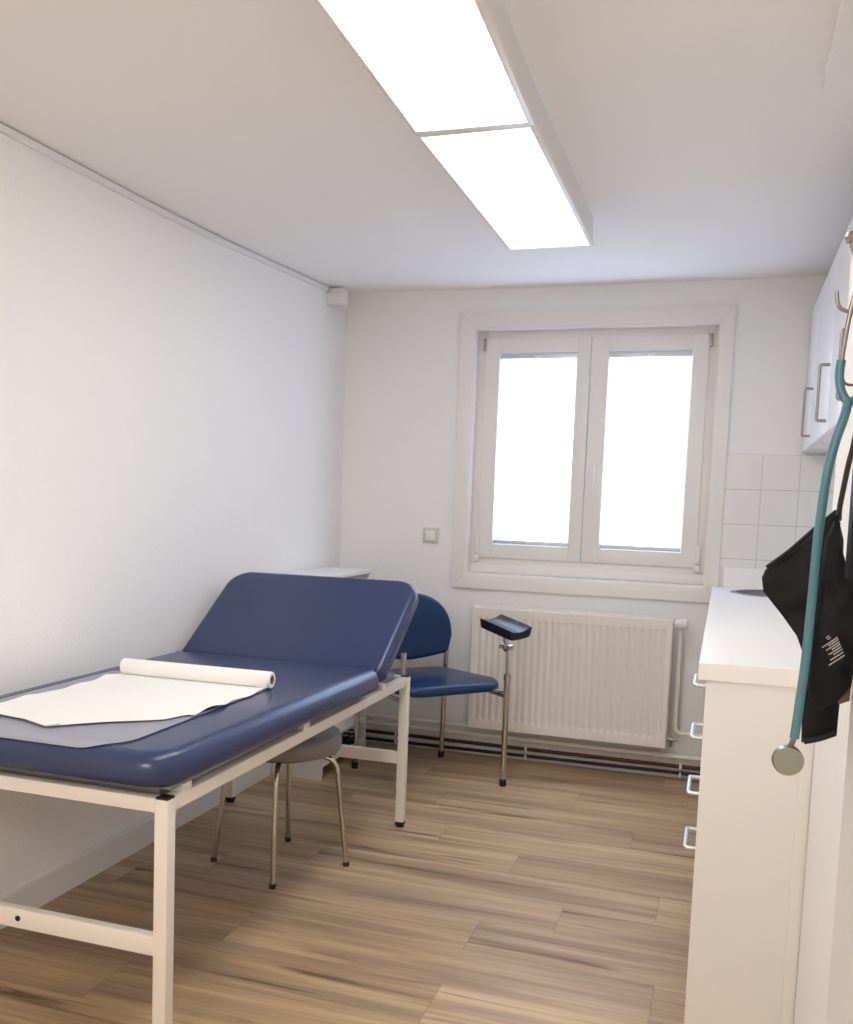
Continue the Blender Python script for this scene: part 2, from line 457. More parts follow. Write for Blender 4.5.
def blind(x0, x1, label):
    z0, z1 = 1.106, 2.081
    b = thing('window_blind', ((x0+x1)/2, 5.0, z0), label, 'blind')
    bm = bmesh.new(); n = 46; P = None
    for k in range(n+1):   # pleats
        z = z0+.02+(z1-z0-.045)*k/n; y = 5.012+(.004 if k % 2 else 0)
        a, c = bm.verts.new((x0+.006, y, z)), bm.verts.new((x1-.006, y, z))
        if P: bm.faces.new((P[0], P[1], c, a))
        P = (a, c)
    link('pleated_fabric', bm, DAYL, b, smooth=False)
    mkbox('top_rail', ALU, b, x0+.003, x1-.003, 5.000, 5.020, z1-.026, z1-.002, bev=.002)
    mkbox('bottom_rail', ALU, b, x0+.003, x1-.003, 5.000, 5.020, z0+.002, z0+.022, bev=.002)
    xm = (x0+x1)/2
    mkbox('grip', PLAST, b, xm-.02, xm+.02, 4.993, 5.0005, z0+.006, z0+.018, bev=.002)
    mkbox('grip', PLAST, b, xm-.02, xm+.02, 4.993, 5.0005, z1-.024, z1-.012, bev=.002)
    for x in (x0+.006, x1-.006):
        mktube('side_cord', PLAST, b, [(x, 5.004, z0+.02), (x, 5.004, z1-.02)], .0012, n=6)
blind(-1.138, -.746, 'bright white pleated blind on left window sash')
blind(-.590, -.194, 'bright white pleated blind on right window sash with handle')

# ------------------------------------------------------------------ wall switch
t = thing('light_switch', (-1.457, YB, 1.095), 'small beige light switch on back wall left of window', 'switch')
mkbox('cover_plate', BEIGE, t, -1.499, -1.415, YB-.009, YB, 1.097, 1.177, bev=.003)
mkbox('rocker', PLAST, t, -1.485, -1.429, YB-.015, YB-.008, 1.110, 1.164, bev=.003)

# ------------------------------------------------------------------ ceiling lamps
def lamp(y0, y1, dx, ang, label):
    t = thing('ceiling_lamp', (-.695, (y0+y1)/2, 2.397), label, 'lamp', None)
    yc = (y0+y1)/2
    Mt = Matrix.Translation((-.695+dx, yc, 0)) @ Matrix.Rotation(ang, 4, 'Z')
    L = (y1-y0)/2
    bm = bmesh.new(); z0 = 2.290
    for a in ((-.160, -.149, -L, L), (.149, .165, -L, L), (-.149, .149, -L, -L+.020), (-.149, .149, L-.020, L)):
        box(bm, a[0], a[1], a[2], a[3], z0, z0+.016, bev=.0015, M=Mt)
    link('frame', bm, STEELW, t)
    bm = bmesh.new(); box(bm, -.154, .158, -L+.001, L-.001, z0+.008, 2.397, M=Mt); link('housing', bm, TRIMW, t, smooth=False)
    bm = bmesh.new(); box(bm, -.1495, .1495, -L+.0195, L-.0195, z0+.003, z0+.0075, M=Mt); link('diffuser', bm, LEDE, t, smooth=False)
lamp(1.385, 2.6005, .0146, .024, 'long white LED ceiling panel nearer the camera, cut by top edge')
lamp(2.6015, 3.822, 0, 0, 'long white LED ceiling panel nearest the window')

# round fill lamp added out of view behind the camera to light near surfaces
t = thing('ceiling_lamp', (-.75, -.9, 2.395), 'added round warm fill lamp on ceiling behind the camera', 'lamp')
bm = bmesh.new(); lathe(bm, [(.30, 0), (.30, -.03), (0, -.03)], (-.75, -.9, 2.395), n=40); link('base', bm, STEELW, t)
bm = bmesh.new(); lathe(bm, [(.285, -.031), (.285, -.05), (.25, -.085), (.15, -.105), (0, -.11)], (-.75, -.9, 2.395), n=40); link('fill_shade', bm, FILLW, t)

# ------------------------------------------------------------------ radiator
RX0, RX1, RZ0, RZ1, RY = -1.185, -.203, .166, .790, 4.800
rad = thing('radiator', (-.69, 4.85, RZ0), 'white ribbed panel radiator on wall under window', 'radiator')
bm = bmesh.new(); nr = 28; per = 8; zs = [RZ0, RZ0+.003, RZ0+.045, RZ0+.05, RZ0+.058, RZ0+.066, RZ1-.066, RZ1-.058, RZ1-.05, RZ1-.045, RZ1-.003, RZ1]
am = [0, 0, 0, .15, .8, 1, 1, .8, .15, 0, 0, 0]; yo = [.004, 0, 0, 0, 0, 0, 0, 0, 0, 0, 0, .004]
grid = []
m0, m1 = RX0+.022, RX1-.022
xs = [RX0, RX0+.003] + [m0+(m1-m0)*k/(nr*per) for k in range(nr*per+1)] + [RX1-.003, RX1]
for i, x in enumerate(xs):
    c = []
    for z, a, yy in zip(zs, am, yo):
        ph = (x-m0)/(m1-m0)*nr
        d = 0
        if m0 < x < m1:
            fr = ph % 1; d = .0085*max(0, min(1, (abs(fr-.5)-.22)/.12)) if False else .0085*max(0, min(1, (.30-abs(fr-.5))/.12))
        ex = .004 if i in (0, len(xs)-1) else 0
        c.append(bm.verts.new((x, RY+d*a+max(ex, yy), z)))
    grid.append(c)
for A, B in zip(grid, grid[1:]):
    for k in range(len(zs)-1): bm.faces.new((A[k], B[k], B[k+1], A[k+1]))
bot = [(c[0], c[-1]) for c in grid]
bb = [(bm.verts.new((c[0].co.x, RY+.02, c[0].co.z)), bm.verts.new((c[-1].co.x, RY+.02, c[-1].co.z))) for c in grid]
for k in range(len(grid)-1):
    bm.faces.new((grid[k][0], grid[k+1][0], bb[k+1][0], bb[k][0])); bm.faces.new((grid[k][-1], grid[k+1][-1], bb[k+1][1], bb[k][1]))
link('front_panel', bm, RADI, rad, angle=50)
mkbox('rear_panel', RADI, rad, RX0+.006, RX1-.006, RY+.07, RY+.085, RZ0, RZ1-.004, bev=.004)
bm = bmesh.new()
for k in range(50):
    x = RX0+.012+(RX1-RX0-.024)*k/49; box(bm, x-.003, x+.003, RY+.016, RY+.072, RZ1-.012, RZ1+.004)
for yy in (RY+.010, RY+.078): box(bm, RX0, RX1, yy-.006, yy+.006, RZ1-.014, RZ1+.006, bev=.002)
link('top_grille', bm, RADI, rad)
mkbox('side_cover', RADI, rad, RX0-.002, RX0+.003, RY+.006, RY+.082, RZ0+.01, RZ1+.002, bev=.001)
mkbox('side_cover', RADI, rad, RX1-.003, RX1+.002, RY+.006, RY+.082, RZ0+.01, RZ1+.002, bev=.001)
for x in (-1.0, -.4):
    mkbox('wall_bracket', RADI, rad, x-.015, x+.015, RY+.084, YB-.0005, .3, .7, bev=.002)
bm = bmesh.new(); lathe(bm, [(.008, 0), (.008, .022), (.014, .024), (.014, .034)], (RX1-.002, 4.845, .765), (1, 0, 0), 16); link('valve', bm, SATIN, rad)
bm = bmesh.new(); lathe(bm, [(.012, 0), (.019, .004), (.024, .02), (.026, .04), (.024, .052), (.017, .062), (0, .065)], (RX1+.008, 4.840, .770), (1, -.25, .02), 24); link('thermostat_head', bm, PLAST, rad)
bm = bmesh.new(); lathe(bm, [(.010, 0), (.010, .018), (.014, .02), (.014, .034), (.009, .036), (.009, .05), (0, .052)], (RX1-.004, 4.845, .205), (1, 0, 0), 14)
tube(bm, [(RX1+.022, 4.845, .205), (RX1+.022, 4.845, .17)], .008)
link('lockshield_valve', bm, SATIN, rad)
# heating pipes, and a dark tube for the skirting shadow
def pipe(name, m, pts, r, label, clips=(), cm=PLAST, cz=None):
    t = thing(name, pts[0], label, 'pipe')
    mktube('pipe_run', m, t, arc_path(pts, .035), r, n=14)
    for x in clips:
        mkbox('pipe_clip', cm, t, x-.006, x+.006, pts[0][1]-r-.004, YB-.012, pts[0][2]-r-.004, pts[0][2]+r+.004, bev=.002)
pipe('heating_pipe', STEELW, [(XL+.02, 4.895, .152), (-1.10, 4.895, .152), (-1.10, 4.895, .164)], .0125, 'white heating pipe along back wall left of radiator, upper of pair')
pipe('heating_pipe', STEELW, [(XL+.02, 4.895, .112), (-.10, 4.895, .112), (-.06, 4.895, .112), (.3, 4.895, .112)], .0125, 'long white heating pipe passing below the radiator along back wall', clips=(-.25,))
pipe('heating_pipe', STEELW, [(-.166, 4.875, .745), (-.166, 4.875, .232), (.3, 4.875, .232)], .0105, 'white riser pipe dropping from radiator thermostat beside kitchen cabinet')
pipe('copper_pipe_and_shadow', COPPER, [(XL+.02, 4.905, .062), (XN, 4.905, .062)], .0095, 'upper bare copper pipe low along back wall', clips=(-1.6, -.895, -.13))
pipe('copper_pipe_and_shadow', SKSHADE, [(XL+.02, 4.905, .020), (XN, 4.905, .034)], .0085, 'dark tube standing for skirting shadow just above floor on back wall', clips=(-1.6, -.895, -.13))  # tube coloured dark to paint the shadow along the skirting

# ------------------------------------------------------------------ examination couch
bed = thing('examination_couch', (-1.53, 2.78, 0), 'navy blue examination couch with raised backrest on white steel frame', 'couch')
LX0, LX1, LY0, LY1, TH, w2 = -1.932, -1.165, 1.893, 3.66, .617, .0175
Zt = TH
for (x, y) in ((LX0, LY0), (LX1, LY0), (LX0, LY1), (LX1, LY1)):
    lg = mkbox('leg', STEELW, bed, x-w2, x+w2, y-w2, y+w2, .022, Zt-.004, bev=.003)
    bm = bmesh.new(); box(bm, x-w2+.002, x+w2-.002, y-w2+.002, y+w2-.002, Zt-.005, Zt+.001, bev=.001); link('end_cap', bm, BLACKP, lg)
    bm = bmesh.new(); box(bm, x-w2+.001, x+w2-.001, y-w2+.001, y+w2-.001, .008, .022, bev=.002); lathe(bm, [(.016, 0), (.016, .01)], (x, y, 0), n=16)
    link('rubber_foot', bm, BLACKP, lg)
for x in (LX0, LX1):
    mkbox('side_rail', STEELW, bed, x-w2+.001, x+w2-.001, LY0+w2, LY1-w2, Zt-.036, Zt-.002, bev=.003)
for y in (LY0, LY1):
    mkbox('end_rail', STEELW, bed, LX0+w2, LX1-w2, y-w2+.001, y+w2-.001, Zt-.036, Zt-.002, bev=.003)
for y, z in ((LY0, .240), (LY1, .258)):
    cr = mkbox('crossbar', STEELW, bed, LX0+w2, LX1-w2, y-.0125, y+.0125, z, z+.048, bev=.003)
    bm = bmesh.new()
    for x in ((-1.563,) if y == LY0 else (-1.53,)): lathe(bm, [(.007, 0), (.007, .002), (0, .003)], (x, y-.0125, z+.025), (0, -1, 0), 14)
    link('bolt', bm, BLACKP, cr)
HY = 3.195     # hinge line of the backrest
bm = bmesh.new()   # inner lying-surface frame
for x in (LX0+.05, LX1-.045): box(bm, x-.012, x+.012, 1.92, 3.62, Zt-.030, Zt+.014)
for y in (1.94, 2.5, 3.15): box(bm, LX0+.05, LX1-.045, y-.012, y+.012, Zt-.030, Zt+.012)
link('inner_frame', bm, GREYF, bed, smooth=False)
for y in (1.965, 2.66, 3.36):
    for x in (LX0, LX1):
        mkbox('spacer_block', STEELW, bed, x-w2+.003, x+w2-.003, y-.022, y+.022, Zt-.004, Zt+.017, bev=.002)
bm = bmesh.new(); box(bm, -1.90, -1.155, 1.90, HY-.01, Zt+.013, Zt+.024, bev=.002); link('base_board', bm, GREYF, bed)
# lying pad
MX0, MX1, MY0 = -1.935, -1.118, 1.838
ZB = .640; HT = .083
bm = bmesh.new(); Wm = MX1-MX0; Lm = HY-MY0
ol = []
for cxx, cyy, a0, r in ((Wm/2-.03, Lm/2-.03, 0, .03), (-Wm/2+.03, Lm/2-.03, pi/2, .03), (-Wm/2+.09, -Lm/2+.09, pi, .09), (Wm/2-.09, -Lm/2+.09, 1.5*pi, .09)):
    for k in range(11):
        a = a0+k/10*pi/2; ol.append((cxx+r*math.cos(a), cyy+r*math.sin(a)))
pillow(bm, ol, HT, .026, .044, lambda x, y, z: (x+(MX0+MX1)/2+.020*y*(1 if x > 0 else .3), y+(MY0+HY)/2, z+ZB), crown=.001, seg=8)
link('mattress', bm, VINYL, bed, angle=60)
# raised backrest
ANG = math.radians(33.8); BL = .537
ol = []
for cxx, cyy, a0, r in ((Wm/2-.10, BL-.10, 0, .10), (-Wm/2+.10, BL-.10, pi/2, .10), (-Wm/2+.03, .03, pi, .03), (Wm/2-.03, .03, 1.5*pi, .03)):
    for k in range(11):
        a = a0+k/10*pi/2; ol.append((cxx+r*math.cos(a), cyy+r*math.sin(a)))
def bk(x, y, z):
    c, s = math.cos(ANG), math.sin(ANG); z -= .066
    return (x+(MX0+MX1)/2+.015*(1 if x > 0 else .3), HY+.006+y*c-z*s, .709+y*s+z*c)
bm = bmesh.new(); pillow(bm, ol, .066, .02, .032, bk, crown=.001, seg=8); link('backrest', bm, VINYL, bed, angle=60)
for sx in (-.3, .3):
    bm = bmesh.new(); box(bm, -.012, .012, 0, .46, -.012, .012, M=Matrix.Translation(bk(sx, .02, -.016)) @ Matrix.Rotation(ANG, 4, 'X'))
    link('backrest_bar', bm, GREYF, bed, smooth=False)
for sx in (-.3, .3):
    p = Vector(bk(sx, .34, -.03)); mktube('support_strut', STEELW, bed, [p, (p.x, LY1-.12, Zt-.02)], .009, n=10)
bm = bmesh.new(); box(bm, LX1-.035, LX1-.012, HY-.004, HY+.05, Zt-.004, Zt+.05, bev=.003); link('hinge_bracket', bm, BLACKP, bed)

# plastic foot cover, paper
def film_outline():
    x0, x1, y0, y1 = -1.86, -1.276, 1.853, 2.70
    o = []
    for cxx, cyy, a0, r in ((x1-.03, y1-.03, 0, .03), (x0+.03, y1-.03, pi/2, .03), (x0+.09, y0+.09, pi, .09), (x1-.10, y0+.10, 1.5*pi, .10)):
        for k in range(9):
            a = a0+k/8*pi/2; o.append((cxx+r*math.cos(a), cyy+r*math.sin(a)))
    return o
fo = film_outline()
def pad_z(x, y):   # top of the lying pad, falling over its rounded front rim
    d = min(y-MY0, x-MX0, MX1-x); z = ZB+HT
    if d < .044: z -= .044-math.sqrt(max(0, .044**2-(.044-max(0, d))**2))
    return z
t = thing('foot_cover', (-1.55, 2.3, ZB+HT), 'thin clear plastic cover sheet under paper at couch foot end', 'sheet')
bm = bmesh.new()
cx0, cy0 = -1.56, 2.3; rings = []
for s in (1, .993, .985, .975, .96, .94, .91, .86, .75, .55, .3, .05):
    rings.append([bm.verts.new((cx0+(x-cx0)*s, cy0+(y-cy0)*s, pad_z(cx0+(x-cx0)*s, cy0+(y-cy0)*s)+.0026)) for x, y in fo])
for A, B in zip(rings, rings[1:]):
    for i in range(len(fo)): bm.faces.new((A[i], A[(i+1) % len(fo)], B[(i+1) % len(fo)], B[i]))
bm.faces.new(rings[-1]); o = link('film', bm, FILM, t)
bm = bmesh.new(); tube(bm, [(x, y, pad_z(x, y)+.0026) for x, y in fo], .0014, n=6, closed=True); link('rim', bm, VINYL, t)

RYC, RR = 2.655, .0255
t = thing('paper_roll', (-1.555, RYC, ZB+HT), 'roll of white examination paper lying across navy couch', 'paper roll')
bm = bmesh.new(); Z0 = ZB+HT+.003+RR
prof = [(.014, .0), (RR-.002, .0), (RR, .002), (RR, .518), (RR-.002, .520), (.014, .520)]
a = Vector((-1.790, RYC-.004, Z0)); b = Vector((-1.270, RYC+.004, Z0)); ax = (b-a).normalized()
lathe(bm, prof, a, ax, 40); bmesh.ops.delete(bm, geom=[f for f in bm.faces if len(f.verts) > 4], context='FACES')
link('rolled_paper', bm, PAPER, t)
bm = bmesh.new(); n = 24
tube(bm, [a+ax*.001, b-ax*.001], .0142, n=24, cap=False); tube(bm, [a+ax*.001, b-ax*.001], .0122, n=24, cap=False)
link('cardboard_core', bm, CARDB, t)
# unrolled sheet
bm = bmesh.new(); nx, ny = 60, 64
front = [(-1.845, 2.05), (-1.80, 2.02), (-1.70, 1.99), (-1.62, 1.978), (-1.53, 1.940), (-1.49, 1.985), (-1.43, 2.045), (-1.37, 2.095), (-1.325, 2.135), (-1.312, 2.16), (-1.295, 2.215)]
def fr_y(x):
    if x <= front[0][0]: return front[0][1]
    for (p, q), (r, s) in zip(front, front[1:]):
        if x <= r: return q+(s-q)*(x-p)/(r-p)
    return front[-1][1]
V = []
for i in range(nx+1):
    row = []
    for j in range(ny+1):
        u = i/nx; v = j/ny
        x = -1.800+.522*u
        yt = RYC-.006; y = yt+(fr_y(x)-yt)*v
        edge = max(0, abs(u-.5)*2-.86)/.14; fe = max(0, v-.86)/.14
        wob = noise.noise(Vector((x*5, y*6, 1.3)))
        x += .006*edge*math.sin(y*38)+.012*(max(0, v-.75)*4*.5 if u > .9 else 0)*math.sin(y*25)
        z = ZB+HT+.0042+.0018*(1+wob)*min(1, v*4) + .008*edge*max(0, math.sin(y*17+(0 if u > .5 else 2)))**3 + .0015*fe*(1+math.sin(x*21))
        if u < .25 and v > .7: z += .004*(v-.7)/.3*(1-u/.25)
        row.append(bm.verts.new((x, y, z)))
    V.append(row)
for i in range(nx):
    for j in range(ny): bm.faces.new((V[i][j], V[i+1][j], V[i+1][j+1], V[i][j+1]))
o = link('paper_sheet', bm, PAPER, t, angle=80)
bm = bmesh.new()   # folded-over corner strip along the torn end
P = None
for k in range(31):
    x = -1.798+.29*k/30; y = fr_y(x)
    q = [bm.verts.new((x, y+.004, ZB+HT+.006)), bm.verts.new((x, y-.002, ZB+HT+.010)), bm.verts.new((x+.01, y+.03*(1-k/30)+.004, ZB+HT+.016-.004*k/30))]
    if P:
        for m_ in range(2): bm.faces.new((P[m_], P[m_+1], q[m_+1], q[m_]))
    P = q
link('folded_edge', bm, PAPER, t, angle=80)

# ------------------------------------------------------------------ stool under the couch
feet = [(-1.358, 2.884), (-1.206, 3.170), (-1.656, 3.021), (-1.503, 3.318)]
sx = sum(p[0] for p in feet)/4; sy = sum(p[1] for p in feet)/4
st = thing('stool', (sx, sy, 0), 'round grey vinyl stool with chrome legs standing under navy couch', 'stool')
bm = bmesh.new(); RS = .208
lathe(bm, [(0, .418), (RS-.028, .418), (RS-.010, .423), (RS-.002, .436), (RS, .452), (RS-.001, .470), (RS-.008, .485), (RS-.03, .494), (RS-.08, .498), (0, .499)], (sx, sy, 0), n=56)
link('seat', bm, VINYLG, st, angle=50)
bm = bmesh.new(); lathe(bm, [(0, .404), (.14, .404), (.145, .408), (.145, .417), (0, .417)], (sx, sy, 0), n=40); link('seat_plate', bm, DARKG, st)
for x, y in feet:
    d = Vector((x-sx, y-sy, 0)).normalized()
    p = [Vector((sx, sy, .398))+d*.03, Vector((sx, sy, .398))+d*.190, Vector((x, y, .006))]
    lg = mktube('leg', CHROME, st, arc_path(p, .06, 8), .0095, n=14)
    bm = bmesh.new(); lathe(bm, [(.011, 0), (.012, .004), (.011, .016)], (x, y, 0), n=14); link('foot_cap', bm, HOSE, lg)

# ------------------------------------------------------------------ blood-draw chair
BR_, BLg = Vector((-1.312, 4.782, 0)), Vector((-1.640, 4.390, 0))
lat = (BR_-BLg).normalized(); dirf = Vector((lat.y, -lat.x, 0))       # chair faces dirf
FR, FL = Vector((-.906, 4.406, 0)), Vector((-1.300, 4.052, 0))
ch = thing('blood_draw_chair', ((BR_+BLg+FR+FL)/4), 'petrol blue vinyl chair with chrome legs behind couch', 'chair')
cc = (BR_+BLg)/2
def cp(u, v, z):  # u lateral (towards BR_), v forward, z
    p = cc+lat*u+dirf*v; return (p.x, p.y, z)
def leg(pts, foot, r=.0125):
    l = mktube('leg', CHROME, ch, pts, r, n=14)
    bm = bmesh.new(); lathe(bm, [(.015, 0), (.0165, .004), (.0165, .03), (.014, .034)], foot, n=14); link('rubber_foot', bm, BLACKP, l)
    return l
for s, b_ in ((1, BR_), (-1, BLg)):
    top = Vector(cp(.255*s, .012, .70))
    leg([b_+Vector((0, 0, .01)), b_.lerp(top, .6)+Vector((0, 0, .42))-Vector((0, 0, top.z*.6)), top], b_)
leg([FL+Vector((0, 0, .01)), FL+Vector((0, 0, .645))], FL)
leg([FR+Vector((0, 0, .01)), FR+Vector((0, 0, .515))], FR, .0135)
bm = bmesh.new()
for A, B in ((BR_, FR), (BLg, FL), (BR_, BLg)):
    z = .424
    tube(bm, [Vector((A.x, A.y, z)), Vector((B.x, B.y, z))], .0095, n=10)
link('seat_frame', bm, CHROME, ch)
# seat cushion
sd = .52
ol = []
wF, wB = .285, .25
raw = []
for cxx, cyy, a0, r, k2 in ((wF-.11, sd-.11, 0, .11, 0), (-wF+.11, sd-.11, pi/2, .11, 0), (-wB+.08, .08, pi, .08, 0), (wB-.08, .08, 1.5*pi, .08, 0)):
    for k in range(11):
        a = a0+k/10*pi/2; raw.append((cxx+r*math.cos(a), cyy+r*math.sin(a)))
def seatf(x, y, z):
    p = Vector(cp(x, y-.03, 0)); v = y/sd
    return (p.x, p.y, .434+z+.012*v-.012*max(0, v-.75)*4)
bm = bmesh.new(); pillow(bm, raw, .044, .016, .026, seatf, crown=.006, seg=7); link('seat', bm, VINYLC, ch, angle=60)
# backrest: domed outline, concave towards the sitter
ol = []
hw = .234; zb, zt_ = .555, .862
for k in range(49):
    a = k/48*pi
    x = hw*math.copysign(abs(math.cos(a))**.86, math.cos(a)); z = .650+(zt_-.650)*math.sin(a)**.80
    ol.append((x, z))
for k in range(1, 24):
    t_ = k/24; x = -hw+2*hw*t_
    e = abs(t_-.5)*2
    z = .650-(.650-(.532+.04*e**1.5))*min(1, (1-e)*9)**.5
    ol.append((x, z))
def backf(x, z, th):
    u = x/hw; bow = .045*u*u
    p = Vector(cp(x*(1-.04*u*u), .028+bow+th-.10*(z-.6), 0))
    return (p.x, p.y, z)
bm = bmesh.new(); pillow(bm, ol, .040, .016, .018, backf, seg=6, rings=6); link('backrest', bm, VINYLC, ch, angle=60)
# arm support
top = Vector((FR.x-.004, FR.y, .655))
mktube('armrest_rod', CHROME, ch, [FR+Vector((0, 0, .49)), top], .0075, n=12)
bm = bmesh.new(); tube(bm, [Vector(cp(.18, .42, .436)), FR+Vector((0, 0, .448))], .009, n=10); link('arm_bracket', bm, CHROME, ch)
bm = bmesh.new(); lathe(bm, [(.017, 0), (.017, .03)], FR+Vector((0, 0, .50)), n=16); link('collar', bm, CHROME, ch)
bm = bmesh.new()
lathe(bm, [(.010, -.002), (.018, 0), (.018, .036), (.010, .038)], top+Vector((-.006, -.022, .0)), (.45, 1, 0), 20)
tube(bm, [top+Vector((.004, -.004, .006)), top+Vector((-.012, -.002, .030)), top+Vector((-.010, 0, .074))], .010, n=10, radii=[.010, .012, .016])
lathe(bm, [(.007, 0), (.009, .004), (.009, .016), (.005, .02)], top+Vector((-.020, -.014, .002)), (-1, -.4, .15), 12)
link('tilt_joint', bm, CHROME, ch)
# pad: a shallow trough sloping down towards the camera side
ac = Vector((-.925, 4.40, .722))
pa = Vector((.80, -.55, -.17)).normalized(); pw_ = Vector((.58, .78, .12)); pw_ = (pw_-pa*pw_.dot(pa)).normalized(); pn = pw_.cross(pa)
if pn.z < 0: pn = -pn
def padf(x, y, z):
    u = x/.066
    return tuple(ac+pw_*x+pa*y+pn*(z+(.015*u*u if z > .01 else .006*u*u)))
bm = bmesh.new()
def trough(bm):
    nx, ny = 16, 12; W, Ln, H = .128, .214, .036
    T = [[bm.verts.new(padf(-W/2+W*i/nx, -Ln/2+Ln*j/ny, H)) for j in range(ny+1)] for i in range(nx+1)]
    Bt = [[bm.verts.new(padf((-W/2+W*i/nx)*.92, (-Ln/2+Ln*j/ny)*.96, 0)) for j in range(ny+1)] for i in range(nx+1)]
    for i in range(nx):
        for j in range(ny):
            bm.faces.new((T[i][j], T[i+1][j], T[i+1][j+1], T[i][j+1])); bm.faces.new((Bt[i][j], Bt[i][j+1], Bt[i+1][j+1], Bt[i+1][j]))
    rim = [(i, 0) for i in range(nx+1)]+[(nx, j) for j in range(1, ny+1)]+[(i, ny) for i in range(nx-1, -1, -1)]+[(0, j) for j in range(ny-1, 0, -1)]
    for k in range(len(rim)):
        a, b = rim[k], rim[(k+1) % len(rim)]
        bm.faces.new((T[a[0]][a[1]], Bt[a[0]][a[1]], Bt[b[0]][b[1]], T[b[0]][b[1]]))
    es = []
    for k in range(len(rim)):
        a, b = rim[k], rim[(k+1) % len(rim)]
        for Lr in (T, Bt):
            e = bm.edges.get((Lr[a[0]][a[1]], Lr[b[0]][b[1]]))
            if e: es.append(e)
    bmesh.ops.bevel(bm, geom=es, offset=.0045, segments=3, affect='EDGES', profile=.5, clamp_overlap=True)
trough(bm); link('armrest_pad', bm, PADB, ch, angle=60)

# ------------------------------------------------------------------ open shelf unit behind the couch
sh = thing('shelf_unit', (-1.83, 4.41, 0), 'low white open shelf unit against left wall behind couch', 'shelf')
SX0, SX1, SY0, SY1, SZ = XL+.014, -1.70, 4.125, 4.70, .957
mkbox('side_panel', LAMIN, sh, SX0, SX1, SY0-.016, SY0, 0, SZ-.018, bev=.001)
mkbox('side_panel', LAMIN, sh, SX0, SX1, SY1-.016, SY1, 0, SZ-.018, bev=.001)
mkbox('top_board', LAMIN, sh, SX0, SX1+.004, SY0-.018, SY1+.004, SZ-.018, SZ, bev=.001)
mkbox('back_panel', LAMIN, sh, SX0, SX0+.006, SY0, SY1-.016, .06, SZ-.018, bev=.0005)
for z in (.075, .185, .56): mkbox('shelf_board', LAMIN, sh, SX0+.006, SX1-.004, SY0, SY1-.016, z-.016, z, bev=.001)
def stack(x0, x1, y0, y1, z, n, label):
    t = thing('paper_stack', ((x0+x1)/2, (y0+y1)/2, z), label, 'papers')
    for k in range(n):
        a = random.uniform(-.05, .05); bm = bmesh.new()
        Mt = Matrix.Translation(((x0+x1)/2, (y0+y1)/2, z+.0045*k)) @ Matrix.Rotation(a, 4, 'Z')
        box(bm, -(x1-x0)/2, (x1-x0)/2, -(y1-y0)/2, (y1-y0)/2, 0, .004, M=Mt); link('sheaf', bm, PAPER, t, smooth=False)
stack(-1.925, -1.72, 4.33, 4.63, .185, 9, 'loose stack of white papers on middle board of shelf unit')
t = thing('letter_tray', (-1.82, 4.46, .075), 'dark grey slatted letter tray on lowest board of shelf unit', 'tray')
mkbox('tray_floor', DARKG, t, -1.93, -1.715, 4.30, 4.62, .076, .080, bev=.001)
for k in range(3):
    z = .086+.022*k
    bm = bmesh.new(); tube(bm, [(-1.93, 4.302, z), (-1.715, 4.302, z), (-1.715, 4.618, z), (-1.93, 4.618, z)], .004, n=8, closed=True)
    link('slat', bm, DARKG, t)

# ------------------------------------------------------------------ kitchen run on the right
BX, CY0, CY1, CZ = -.018, 2.374, 4.93, .955
def bow(bm, M_, l, h, r=.0045):
    """square bow handle: legs of height h, grip of length l, in local x (length) / z (standing off)"""
    p = [(-l/2, 0, 0), (-l/2, 0, h), (l/2, 0, h), (l/2, 0, 0)]
    q = arc_path(p, .008, 4); tube(bm, [M_ @ Vector(v) for v in q], r, n=10)
cab = thing('base_cabinet', (.29, 2.66, 0), 'white base cabinet with drawers, nearest unit under worktop', 'cabinet')
mkbox('side_panel', LAMIN, cab, BX, XN-.005, CY0-.006, CY0+.018, 0, CZ-.041, bev=.001)
mkbox('filler_strip', LAMIN, cab, XR-.028, XR-.0005, CY0-.010, CY0-.0062, 0, CZ-.041, bev=.001)
mkbox('carcass', LAMIN, cab, BX+.022, XN-.005, CY0+.018, 2.96, .1, CZ-.041, bev=.001)
mkbox('plinth', LAMIN, cab, BX+.06, BX+.078, CY0+.018, 2.96, 0, .1, bev=.001)
zs = [.10, .345, .50, .645, .785, CZ-.05]
hz = {1: .425, 2: .572, 3: .72, 4: .857}
for k in range(5):
    d = mkbox('drawer', LAMIN, cab, BX, BX+.020, CY0+.020, 2.957, zs[k]+.002, zs[k+1]-.002, bev=.001)
    if k in hz:
        bm = bmesh.new(); Mt = Matrix.Translation((BX, 2.705, hz[k])) @ Matrix(((0, 0, -1, 0), (1, 0, 0, 0), (0, 1, 0, 0), (0, 0, 0, 1)))
        bow(bm, Mt, .165, .029, .0055); link('handle', bm, HANDLE, d)
for y0, y1, lab in ((2.96, 3.94, 'white base cabinet with two doors between drawer unit and sink cabinet'), (3.94, 4.855, 'white sink base cabinet against back wall beside radiator pipes')):
    c = thing('base_cabinet', (.29, (y0+y1)/2, 0), lab, 'cabinet')
    bm = bmesh.new()
    for a in ((BX+.022, XN-.005, y0+.001, y0+.017, .1, CZ-.041), (BX+.022, XN-.005, y1-.017, y1-.001, .1, CZ-.041), (BX+.022, XN-.005, y0+.017, y1-.017, .1, .116), (XN-.012, XN-.006, y0+.017, y1-.017, .116, CZ-.041)): box(bm, *a)
    link('carcass', bm, LAMIN, c, smooth=False)
    mkbox('plinth', LAMIN, c, BX+.06, BX+.078, y0+.001, y1-.001, 0, .1, bev=.001)
    ym = (y0+y1)/2
    mkbox('door', LAMIN, c, BX, BX+.019, y0+.002, ym-.002, .102, CZ-.050, bev=.001)
    mkbox('door', LAMIN, c, BX, BX+.019, ym+.002, y1-.002, .102, CZ-.050, bev=.001)
